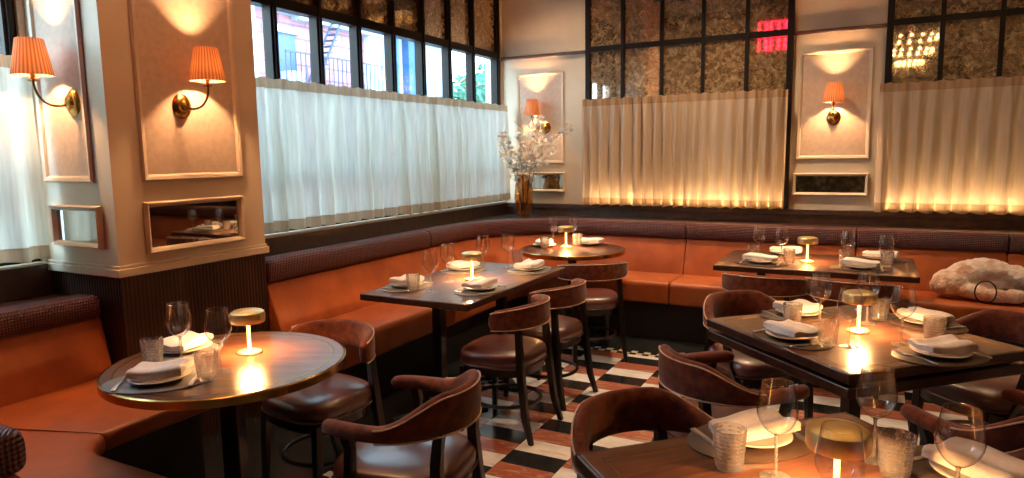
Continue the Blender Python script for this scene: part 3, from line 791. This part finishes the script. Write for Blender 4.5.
TN = {'T1': 'lower left round table', 'T2': 'long window table', 'T3': 'far corner round table', 'T4': 'back wall table', 'T5': 'cornerwise square table', 'T6': 'foreground table'}
# settings: table, plate x, y, heading of the diner (deg, 0 = looks +Y), napkin type, words for the place, cutlery flag
SET = [
 ('T1', -2.205, 1.49, 40, 2, 'near the front edge', 1), ('T1', -2.455, 1.78, -60, 0, 'near the pier', 1),
 ('T2', -2.44, 3.27, -90, 2, 'on the near window side', 1), ('T2', -2.44, 3.90, -90, 0, 'on the far window side', 1),
 ('T2', -1.99, 3.36, 90, 0, 'on the near aisle side', 1), ('T2', -2.02, 4.06, 90, 2, 'on the far aisle side', 1),
 ('T3', -2.44, 5.20, -60, 0, 'on the left side', 0), ('T3', -2.12, 5.44, 170, 1, 'on the right side', 0),
 ('T4', -.67, 4.96, 0, 1, 'at the front left', 1), ('T4', -.56, 5.42, 180, 1, 'at the back left', 0),
 ('T4', -.05, 4.97, 0, 1, 'at the front right', 1), ('T4', .06, 5.42, 180, 1, 'at the back right', 0),
 ('T5', -.275, 2.995, -45, 0, 'on the near left side', 1), ('T5', -.29, 3.44, -135, 2, 'on the far left side', 1),
 ('T5', .25, 2.965, 45, 2, 'on the near right side', 1), ('T5', .225, 3.49, 135, 1, 'on the far right side', 1),
 ('T6', -.26, 1.87, -135, 1, 'on the far left side', 1), ('T6', .25, 1.87, 135, 0, 'on the far right side', 1),
]
for k, (tb, x, y, hd, nk, w, cut) in enumerate(SET):
    a = radians(hd); d = (-sin(a), cos(a)); s = (cos(a), sin(a)); zt = ZT
    place = w + ' of the ' + TN[tb]
    big = tb in ('T1', 'T2', 'T5', 'T6')
    if tb != 'T3':
        (gmat if tb in ('T1', 'T2') else dmat)((x, y, zt), a, ('grey' if tb in ('T1', 'T2') else 'dark brown') + ' oval placemat ' + place, 'oval placemats'); zt += .0045
    plate((x, y, zt), a, 'white china plate under a napkin ' + place, 'white china plates')
    naps[nk]((x, y, zt + .0165), a + radians(rnd.uniform(-14, 14)), 'folded white napkin on the plate ' + place, 'folded white napkins')
    if cut:
        o = .122
        fork((x - s[0] * o, y - s[1] * o, zt + .0005), a, 'steel fork beside the plate ' + place, 'steel forks')
        knife((x + s[0] * o, y + s[1] * o, zt + .0005), a, 'steel knife beside the plate ' + place, 'steel knives')
WG = [('T1', -2.311, 1.656, 'left of the two on the lower left round table'), ('T1', -2.091, 1.653, 'beside the lamp on the lower left round table'),
 ('T2', -2.219, 3.195, 'nearest on the long window table'), ('T2', -2.30, 3.50, 'just left of the lamp on the long window table'), ('T2', -2.31, 3.95, 'behind the lamp on the long window table'), ('T2', -2.201, 4.10, 'farthest on the long window table'),
 ('T3', -2.41, 5.32, 'left of the lamp on the far corner round table'), ('T3', -2.27, 5.42, 'right of the lamp on the far corner round table'),
 ('T4', -.72, 5.20, 'leftmost on the back wall table'), ('T4', -.553, 5.09, 'just left of the lamp on the back wall table'), ('T4', -.135, 5.06, 'just right of the lamp on the back wall table'), ('T4', .088, 4.896, 'rightmost on the back wall table'),
 ('T5', -.187, 3.263, 'leftmost on the cornerwise square table'), ('T5', -.061, 2.954, 'in front of the lamp on the cornerwise square table'), ('T5', .0, 3.39, 'behind the lamp on the cornerwise square table'), ('T5', .125, 3.07, 'rightmost on the cornerwise square table'),
 ('T6', -.178, 1.667, 'left of the lamp on the foreground table'), ('T6', .03, 1.88, 'behind the lamp on the foreground table'), ('T6', -.035, 1.44, 'in front of the lamp on the foreground table'), ('T6', .185, 1.655, 'rightmost on the foreground table')]
for tb, x, y, w in WG: wine((x, y, ZT + (.0045 if tb == 'T9' else 0)), rnd.uniform(0, 6), 'clear stemmed wine glass, ' + w, 'stemmed wine glasses')
TG = [(-2.40, 1.60, 'left of the napkins on the lower left round table'), (-2.057, 1.57, 'before the lamp on the lower left round table'),
 (-2.32, 3.165, 'at the near end of the long window table'), (-2.204, 4.25, 'at the far end of the long window table'),
 (-2.36, 5.04, 'left of the lamp on the far corner round table'), (-2.18, 5.30, 'right of the lamp on the far corner round table'),
 (-.748, 5.135, 'leftmost on the back wall table'), (-.49, 4.99, 'left of the lamp on the back wall table'), (-.152, 5.13, 'right of the lamp on the back wall table'), (.10, 5.10, 'rightmost on the back wall table'),
 (-.292, 3.196, 'leftmost on the cornerwise square table'), (-.135, 2.925, 'in front of the lamp on the cornerwise square table'), (.05, 3.48, 'behind the lamp on the cornerwise square table'), (.24, 3.15, 'rightmost on the cornerwise square table'),
 (-.285, 1.665, 'at the left of the foreground table'), (.075, 1.80, 'right of the lamp on the foreground table')]
for x, y, w in TG: tumb((x, y, ZT + .0045), rnd.uniform(0, 6), 'cut crystal water tumbler ' + w, 'cut crystal tumblers')

# ------------------------------------------------------------------ vase of blossom on the ledge
def blossom_vase(loc, lab, seed, mname):
    r = random.Random(seed)
    v = thing('glass_vase', lab, 'vase', loc)
    obj('vase_body', MB().lathe([(.0, 0.0), (.05, 0.0), (.06, 0.012), (.085, 0.108), (.098, 0.216), (.092, 0.3), (.062, 0.384), (.056, 0.414), (.066, 0.444), (.062, 0.444), (.052, 0.414), (.058, 0.384), (.088, 0.3), (.093, 0.216), (.08, 0.108), (.055, 0.017), (0, .012)], 28, cap=False, rfun=lambda i, j: 1 + .03 * (((i // 2) + j // 2) % 2) if 1 < i < 9 else 1), 'amberglass', v, ang=20)
    b = thing('blossom_branches', mname, 'flowers', loc)
    st = MB(); fl = MB(); lf = MB()
    def flower(p, sz):
        n = Vector((r.gauss(0, 1), r.gauss(0, 1), r.gauss(0, 1))).normalized(); a = n.orthogonal().normalized(); c = n.cross(a)
        for k in range(5):
            t0 = 2 * pi * k / 5; d = a * cos(t0) + c * sin(t0); e = a * cos(t0 + 1.57) + c * sin(t0 + 1.57)
            fl.add([p, p + d * sz * .6 + e * sz * .42 + n * sz * .2, p + d * sz * 1.1 + n * sz * .35, p + d * sz * .6 - e * sz * .42 + n * sz * .2], [(0, 1, 2, 3)])
        fl.add([p + n * sz * .1 + a * .2 * sz, p + n * sz * .1 + c * .2 * sz, p + n * sz * .4], [(0, 1, 2)])
    for k in range(11):
        az = 2 * pi * k / 11 + r.uniform(-.25, .25); spread = r.uniform(.3, .95); L = r.uniform(.42, .78)
        p = Vector((.025 * cos(az), .025 * sin(az), .06)); pts = [p.copy()]
        d = Vector((cos(az) * spread * .35, sin(az) * spread * .22, 1)).normalized(); n = 14
        for i in range(n):
            p = p + d * (L + .32) / n; pts.append(p.copy())
            if i > 3: d = (d + Vector((cos(az) * spread * .17, sin(az) * spread * .07, -.02)) + Vector((r.gauss(0, .07), r.gauss(0, .05), r.gauss(0, .04)))).normalized()
        if max(q.y for q in pts) > .19:
            pts = [Vector((q.x, min(q.y, .19), q.z)) for q in pts]
        st.tube(pts, [.0045 - .003 * i / n for i in range(n + 1)], 6)
        for i in range(6, n + 1):
            for q in range(r.choice((2, 3, 4, 5))):
                c = pts[i] + Vector((r.gauss(0, .024), r.gauss(0, .024), r.gauss(0, .024))); flower(c, r.uniform(.018, .028))
            if r.random() < .5:
                tw = Vector((r.gauss(0, 1), r.gauss(0, .5), r.uniform(-.1, .9))).normalized(); q = pts[i]; e = q + tw * r.uniform(.05, .11)
                e.y = min(e.y, .2); st.tube([q, (q + e) / 2 + Vector((0, 0, .008)), e], [.002, .0016, .001], 5); flower(e, .016); flower(q.lerp(e, .6), .014)
            if r.random() < .18:
                c = pts[i]; d2 = Vector((r.gauss(0, 1), r.gauss(0, .6), r.gauss(0, .5))).normalized() * .035; w = d2.cross(Vector((0, 0, 1))) * .3
                lf.add([c, c + d2 * .5 + w, c + d2, c + d2 * .5 - w], [(0, 1, 2, 3)])
    obj('branch', st, 'branch', b); obj('blossoms', fl, 'petal', b, smooth=False); obj('leaves', lf, 'leaf', b, smooth=False)
blossom_vase((-3.20, 6.33, LZ), 'amber faceted glass vase on the ledge in the corner', 11, 'spray of white blossom branches standing in the amber corner vase')
blossom_vase((-3.56, 1.30, LZ - .03), 'amber glass vase on the ledge of the left bay', 21, 'white blossom branches at the far left edge before the bay curtain')

# ------------------------------------------------------------------ coat and bag on the banquette
def blobs(L, voxel, name, m, parent, disp=.0):
    mb = MB()
    for (x, y, z), (a, b, c), rz, ry in L:
        R = Matrix.Rotation(rz, 3, 'Z') @ Matrix.Rotation(ry, 3, 'Y'); rings = []
        for i in range(1, 12):
            t0 = pi * i / 12
            rings.append([tuple(Vector((x, y, z)) + R @ Vector((a * sin(t0) * cos(2 * pi * j / 20), b * sin(t0) * sin(2 * pi * j / 20), -c * cos(t0)))) for j in range(20)])
        mb.rings(rings)
    o = obj(name, mb, m, parent, ang=180)
    md = o.modifiers.new('remesh', 'REMESH'); md.mode = 'VOXEL'; md.voxel_size = voxel; md.use_smooth_shade = True
    sm = o.modifiers.new('smooth', 'SMOOTH'); sm.iterations = 4; sm.factor = .6
    if disp:
        tx = bpy.data.textures.new(name + '_lumps', 'CLOUDS'); tx.noise_scale = .035; d = o.modifiers.new('lumps', 'DISPLACE'); d.texture = tx; d.strength = disp; d.mid_level = .5
    return o
coat = thing('folded_coat', 'fluffy beige fur coat heaped on the right end of the back banquette', 'coat', (.66, 5.60, .49)); coat.scale = (1, 1, 1.16)
blobs([((-.15, .02, .085), (.13, .12, .085), .3, -.2), ((-.05, .06, .14), (.14, .10, .08), .2, -.15), ((.08, .06, .17), (.16, .08, .065), -.1, .12), ((.24, .04, .14), (.16, .07, .06), -.15, .25),
       ((-.03, -.07, .05), (.13, .055, .045), -.25, .1), ((.10, -.12, .04), (.12, .05, .04), -.2, 0), ((.20, -.13, .045), (.065, .05, .045), 0, 0), ((.02, .06, .06), (.2, .09, .06), 0, 0), ((.40, .0, .10), (.15, .07, .06), -.1, .3), ((.15, .08, .07), (.25, .08, .07), 0, 0)],
      .011, 'fur_body', 'fur', coat, .022)
bag = thing('handbag', 'small black bag with a cord half covered by the beige fur coat', 'bag', (.90, 5.50, .494))
blobs([((0, 0, .045), (.14, .06, .045), .1, 0), ((-.06, .02, .05), (.08, .05, .045), 0, 0)], .01, 'bag_body', 'bag', bag)
obj('cord', MB().tube([(-.21 + .06 * cos(a) - .0, -.075, .075 + .075 * sin(a)) for a in [2 * pi * i / 28 for i in range(28)]], .0045, 8, loop=True), 'bag', bag, label='black looped cord')

# ------------------------------------------------------------------ chandelier, neon sign (seen in the mirrors) and added ceiling spots
ch = thing('chandelier', 'tiered crystal chandelier glowing in the mirror above the right-hand curtain', 'chandelier', (.33, 3.1, 2.45))
obj('rod', MB().tube([(0, 0, .5), (0, 0, H - 2.45)], .012, 8), 'brass', ch)
for z, r_ in ((.42, .36), (.26, .30), (.12, .2)):
    obj('crystal_tier', MB().lathe([(r_, z), (r_, z + .012), (r_ - .02, z + .012), (r_ - .02, z)], 40, loop=True), 'brass', ch)
    mb = MB()
    for j in range(30):
        a = 2 * pi * j / 30
        for q in range(4): mb.lathe([(0, -.014), (.009, 0), (0, .014)], 6, (r_ * cos(a) * (1 - .05 * q), r_ * sin(a) * (1 - .05 * q), z - .02 - q * .03), cap=False)
    obj('crystal_drops', mb, 'crystal', ch, smooth=False)
    mb = MB()
    for j in range(16):
        a = 2 * pi * j / 16; mb.lathe([(0, -.02), (.015, -.01), (.018, .0), (.012, .02), (0, .03)], 8, ((r_ - .05) * cos(a), (r_ - .05) * sin(a), z + .02), cap=False)
    obj('bulbs', mb, 'bulb', ch)
mb = MB()
for j in range(8):
    a = 2 * pi * j / 8; mb.lathe([(.0, -.045), (.03, -.035), (.045, 0), (.03, .035), (0, .045)], 14, (.3 * cos(a), .3 * sin(a), .52), cap=False)
obj('glass_globes', mb, 'glass', ch)
light('chandelier_light', 'SPOT', (.33, 3.1, 3.0), 160, (1, .66, .36), spot_size=radians(150), spot_blend=.6, shadow_soft_size=.08, rot=(pi, 0, 0))
ns = thing('neon_sign', 'red neon sign reflected in the mirror above the middle curtain', 'neon sign', (-1.45, 1.3, 3.1))
mb = MB(); x = -.3
for w_ in (.12, .07, .12, .1, .12):
    for z0 in (.02, .27):
        mb.tube([(x, .03, z0), (x, .03, z0 + .2), (x + w_ * .8, .03, z0 + .2), (x + w_ * .8, .03, z0)], .009, 6)
    x += w_
obj('neon_tubes', mb, 'neon', ns)
obj('backing', MB().box((-.36, -.02, -.04), (.36, 0, .54)), 'frame', ns)
obj('hanger', MB().box((-.3, -.015, .54), (-.28, -.005, .9)).box((.28, -.015, .54), (.3, -.005, .9)), 'frame', ns)
k = 20
mb = MB()
for y in (5.4, 3.9, 2.3, .3, -1.5): mb.box((XW, y - .07, H - .14), (XR, y + .07, H))
for xx in (-1.6, 1.2): mb.box((xx - .06, YF, H - .10), (xx + .06, YW, H))
struct('trim_20', mb, 'frame', label='dark ceiling beams')
mb = MB()
for xx in (-2.8, -2.1, -1.4, -.7, 0, .7, 1.4): mb.box((xx - .03, YF, 1.9), (xx + .03, YF + .05, H))
for z in (1.9, 2.6, 3.3): mb.box((-2.8, YF, z - .03), (1.4, YF + .055, z + .03))
struct('trim_21', mb, 'frame', label='dark glazing bars behind the viewer')
def added_downlight(x, y, power, lab, sz=.9):  # unseen spots added as warm fill for walls, tables and banquette
    t = thing('added_downlight', lab, 'added ceiling light', (x, y, H - .16))
    obj('can', MB().lathe([(.05, 0), (.055, 0), (.055, .16), (.05, .16)], 24, loop=True), 'frame', t)
    obj('lens', MB().lathe([(0, .03), (.049, .03), (.049, .035), (0, .035)], 20), 'added_downlight', t)
    light('added_downlight_beam', 'SPOT', (x, y, H - .17), power, (1, .50, .22) if x < -2.7 and y < 3 else (1, .66, .38), spot_size=radians(100), spot_blend=.9, shadow_soft_size=.06)
for i, (x, y, p_) in enumerate(((-2.72, 2.15, 55), (-2.3, 4.6, 45), (-1.3, 5.6, 190), (.6, 5.6, 60), (-.7, 2.4, 8), (-1.3, 3.8, 60), (-2.75, 5.85, 70))):
    added_downlight(x, y, p_, 'added unseen ceiling spotlight above the room, warm fill over ' + ('round table', 'corner', 'banquette', 'coat', 'armchairs', 'aisle', 'blossom vase')[i])

# ------------------------------------------------------------------ outside the windows
def pm2(n, a, b, **k): M[n] = pmat(n, a, b, **k)
pm2('ext_pale', '#a4b2c6', '#93a3ba', scale=1.5, rough=.9)
pm2('ext_blue', '#3c6496', '#33598a', scale=1.5, rough=.8)
pm2('ext_win', '#2a4c7c', '#20406e', scale=.6, rough=.3)
pm2('ext_green', '#4f9a84', '#2c6a58', scale=3, rough=.9)
pm2('ext_teal', '#2e7e8e', '#27707f', scale=3, rough=.6)
pm2('ext_road', '#8f959c', '#7f858c', scale=3, rough=.9)
pm2('ext_white', '#b8c2cf', '#aab6c6', scale=2, rough=.7)
pm2('ext_iron', '#33425a', '#2a3850', scale=5, rough=.6)
t_ = NT('ext_brick'); p_ = t_.n('ShaderNodeBsdfPrincipled'); mp = t_.coord((1, 1, 1)); sp = t_.n('ShaderNodeSeparateXYZ'); t_.l(mp, sp.inputs[0]); cb = t_.n('ShaderNodeCombineXYZ'); t_.l(sp.outputs[1], cb.inputs[0]); t_.l(sp.outputs[2], cb.inputs[1])
br = t_.n('ShaderNodeTexBrick'); br.inputs['Scale'].default_value = 1; br.inputs['Brick Width'].default_value = .9; br.inputs['Row Height'].default_value = .32; br.inputs['Mortar Size'].default_value = .025
br.inputs['Color1'].default_value = lin('#a37880'); br.inputs['Color2'].default_value = lin('#946c78'); br.inputs['Mortar'].default_value = lin('#6c5a74'); t_.l(cb.outputs[0], br.inputs[0])
t_.l(br.outputs[0], p_.inputs['Base Color']); p_.inputs['Roughness'].default_value = .9; t_.l(p_.outputs[0], t_.out.inputs[0]); M['ext_brick'] = t_.m
struct('ground', MB().box((-40, -20, -.6), (XB - .5, 45, -.5)), 'ext_road', smooth=False, label='street outside the windows')
EX = -13.0
b = thing('brick_building', 'pink brick building with fire escape outside the long window', 'building', (EX, 10, -.5))
def ep(nm, mb, m, label=None, root=None):
    root = root or b; o = obj(nm, mb, m, root, smooth=False, label=label); o.location = -Vector(root.location); return o
ep('wall', MB().box((EX - 4, -1, -.5), (EX, 16.2, 9)), 'ext_brick')
ep('cornice', MB().box((EX - .1, -1, 5.0), (EX + .35, 13.0, 5.5)).box((EX - .1, 13.0, 4.9), (EX + .3, 16.3, 5.3)), 'ext_pale', 'pale stone cornice')
ep('pilaster', MB().box((EX, 10.6, -.5), (EX + .2, 11.7, 5)), 'ext_white', 'white pilaster'); ep('pilaster', MB().box((EX, 15.75, -.5), (EX + .2, 16.3, 5)), 'ext_white', 'white pilaster')
for y in (1.2, 3.6, 6.0, 8.4, 12.15):
    w = ep('window', MB().box((EX - .01, y, 2.3), (EX + .03, y + .95, 4.55)), 'ext_win')
    fr = MB().box((EX + .02, y - .1, 4.55), (EX + .12, y + 1.05, 4.7)).box((EX + .02, y, 3.4), (EX + .06, y + .95, 3.46)).box((EX + .02, y - .08, 2.2), (EX + .15, y + 1.03, 2.3))
    o = obj('window_frame', fr, 'ext_white', w, smooth=False)
ep('air_conditioner', MB().box((EX, 12.55, 3.35), (EX + .35, 13.0, 3.62)), 'ext_white', 'white window air conditioner')
for y0, y1, z in ((12.0, 15.6, 3.55), (4.5, 8.2, 3.55)):
    fe = MB().box((EX, y0, z - .28), (EX + .8, y1, z - .24)).box((EX + .77, y0, z + .42), (EX + .8, y1, z + .45))
    y = y0
    while y < y1: fe.box((EX + .77, y, z - .26), (EX + .79, y + .02, z + .45)); y += .16
    for i in range(11): fe.box((EX + .3, y0 + 1.2 + .09 * i, z - .2 + .16 * i), (EX + .62, y0 + 1.32 + .09 * i, z - .17 + .16 * i))
    fe.tube([(EX + .3, y0 + 1.15, z - .25), (EX + .3, y0 + 2.3, z + 1.7)], .03, 6).tube([(EX + .62, y0 + 1.15, z - .25), (EX + .62, y0 + 2.3, z + 1.7)], .03, 6)
    ep('fire_escape', fe, 'ext_iron', 'dark iron fire escape')
b2 = thing('pale_building', 'pale rendered building with a painted blue shadow strip outside the long window', 'building', (EX, 18, -.5))
ep('wall', MB().box((EX - 5, 16.6, -.5), (EX, 20.3, 9)), 'ext_pale', root=b2)
ep('painted_shadow_strip', MB().box((EX, 16.9, -.5), (EX + .3, 17.0, 9)).box((EX, 17.55, -.5), (EX + .25, 18.0, 9)), 'ext_blue', 'painted blue shadow strip', b2)  # blue boxes paint the shadow strip on the pale wall
ep('cornice', MB().box((EX - .1, 16.4, 5.1), (EX + .5, 20.3, 5.5)), 'ext_blue', root=b2)
def tree(x, y, z, r, lab, seed):
    t = thing('street_tree', lab, 'tree', (x, y, -.5)); rr = random.Random(seed)
    obj('trunk', MB().tube([(0, 0, 0), (.05, 0, z * .5), (0, .1, z)], [.16, .12, .06], 8), 'branch', t)
    mb = MB()
    for i in range(1400):
        d = Vector((rr.gauss(0, 1), rr.gauss(0, 1), rr.gauss(0, .8))).normalized() * r * rr.uniform(.35, 1); c = Vector((0, 0, z)) + d
        a = Vector((rr.gauss(0, 1), rr.gauss(0, 1), rr.gauss(0, 1))).normalized() * .13; w = a.orthogonal().normalized() * .06
        mb.add([c - a, c + w, c + a, c - w], [(0, 1, 2, 3)])
    obj('leaves', mb, 'ext_green', t, smooth=False)
tree(EX + 1.5, 19.3, 3.6, 1.1, 'green street tree seen low through the right-hand panes', 3)
tree(EX + 1.5, 21.8, 4.2, 1.5, 'taller green street tree seen through the last pane', 5)
sg = thing('shop_sign', 'teal street sign with white script strokes outside the last panes', 'sign', (EX + 3.4, 17.6, 3.0))
obj('board', MB().box((-.04, -.1, .0), (.04, 2.6, 1.15)), 'ext_teal', sg, smooth=False)
obj('post', MB().box((-.04, 1.2, -3.5), (.04, 1.3, 0)), 'ext_iron', sg, smooth=False)
mb = MB()
for y0, sc_ in ((.35, 1), (1.2, 1), (1.75, .8)):
    mb.tube([(.06, y0 + sc_ * .34 * q, .55 + sc_ * .28 * sin(q * 7 + y0)) for q in [i / 14 for i in range(15)]], .035, 6)
obj('script_mark', mb, 'ext_white', sg)

# ------------------------------------------------------------------ daylight and camera
w = bpy.data.worlds.new('sky'); SC.world = w; w.use_nodes = True
nt = w.node_tree; bg = nt.nodes['Background']
tc = nt.nodes.new('ShaderNodeTexCoord'); sx = nt.nodes.new('ShaderNodeSeparateXYZ'); rp = nt.nodes.new('ShaderNodeValToRGB')
nt.links.new(tc.outputs['Generated'], sx.inputs[0]); nt.links.new(sx.outputs[2], rp.inputs[0])
rp.color_ramp.elements[0].position = 0; rp.color_ramp.elements[0].color = (.82, .98, .98, 1)
rp.color_ramp.elements[1].position = .7; rp.color_ramp.elements[1].color = (.5, .8, 1, 1)
nt.links.new(rp.outputs[0], bg.inputs[0]); bg.inputs[1].default_value = 7.0
sun = light('sun', 'SUN', (0, 0, 20), .7, (1, .95, .88), angle=radians(2)); sun.rotation_euler = Vector((-.75, .15, -.6)).to_track_quat('-Z', 'Y').to_euler()
for nm, x, y0, y1 in (('window_portal', XW - .16, 2.95, 6.6), ('bay_portal', XB - .16, .25, 1.92)):
    L = light(nm, 'AREA', (x, (y0 + y1) / 2, (ZB + 2.45) / 2), 1, (1, 1, 1), shape='RECTANGLE', size=(2.48 - ZB), size_y=y1 - y0)
    L.rotation_euler = (0, -pi / 2, 0); L.data.cycles.is_portal = True

R = Vector((.885, .466, -.015)); U = Vector((-.045, .116, .992)); Fw = Vector((-.4637, .8773, -.1235))
Fw.normalize(); R = (R - Fw * R.dot(Fw)).normalized(); U = R.cross(Fw)
cd = bpy.data.cameras.new('camera'); cam = bpy.data.objects.new('camera', cd); COL.objects.link(cam)
mw = Matrix.Identity(4)
for i in range(3): mw[i][0] = R[i]; mw[i][1] = U[i]; mw[i][2] = -Fw[i]
mw.translation = (0, 0, 1.53); cam.matrix_world = mw
cd.sensor_width = 36; cd.lens = 24.083; cd.clip_start = .05; cd.clip_end = 200
SC.camera = cam
vs = SC.view_settings; vs.view_transform = 'Standard'; vs.look = 'None'; vs.gamma = 1; vs.use_curve_mapping = False; vs.exposure = .95
cy = SC.cycles; cy.use_denoising = True; cy.max_bounces = 10; cy.transparent_max_bounces = 24; cy.diffuse_bounces = 4; cy.glossy_bounces = 5; cy.transmission_bounces = 8
cy.sample_clamp_indirect = 6; cy.caustics_reflective = False; cy.caustics_refractive = False
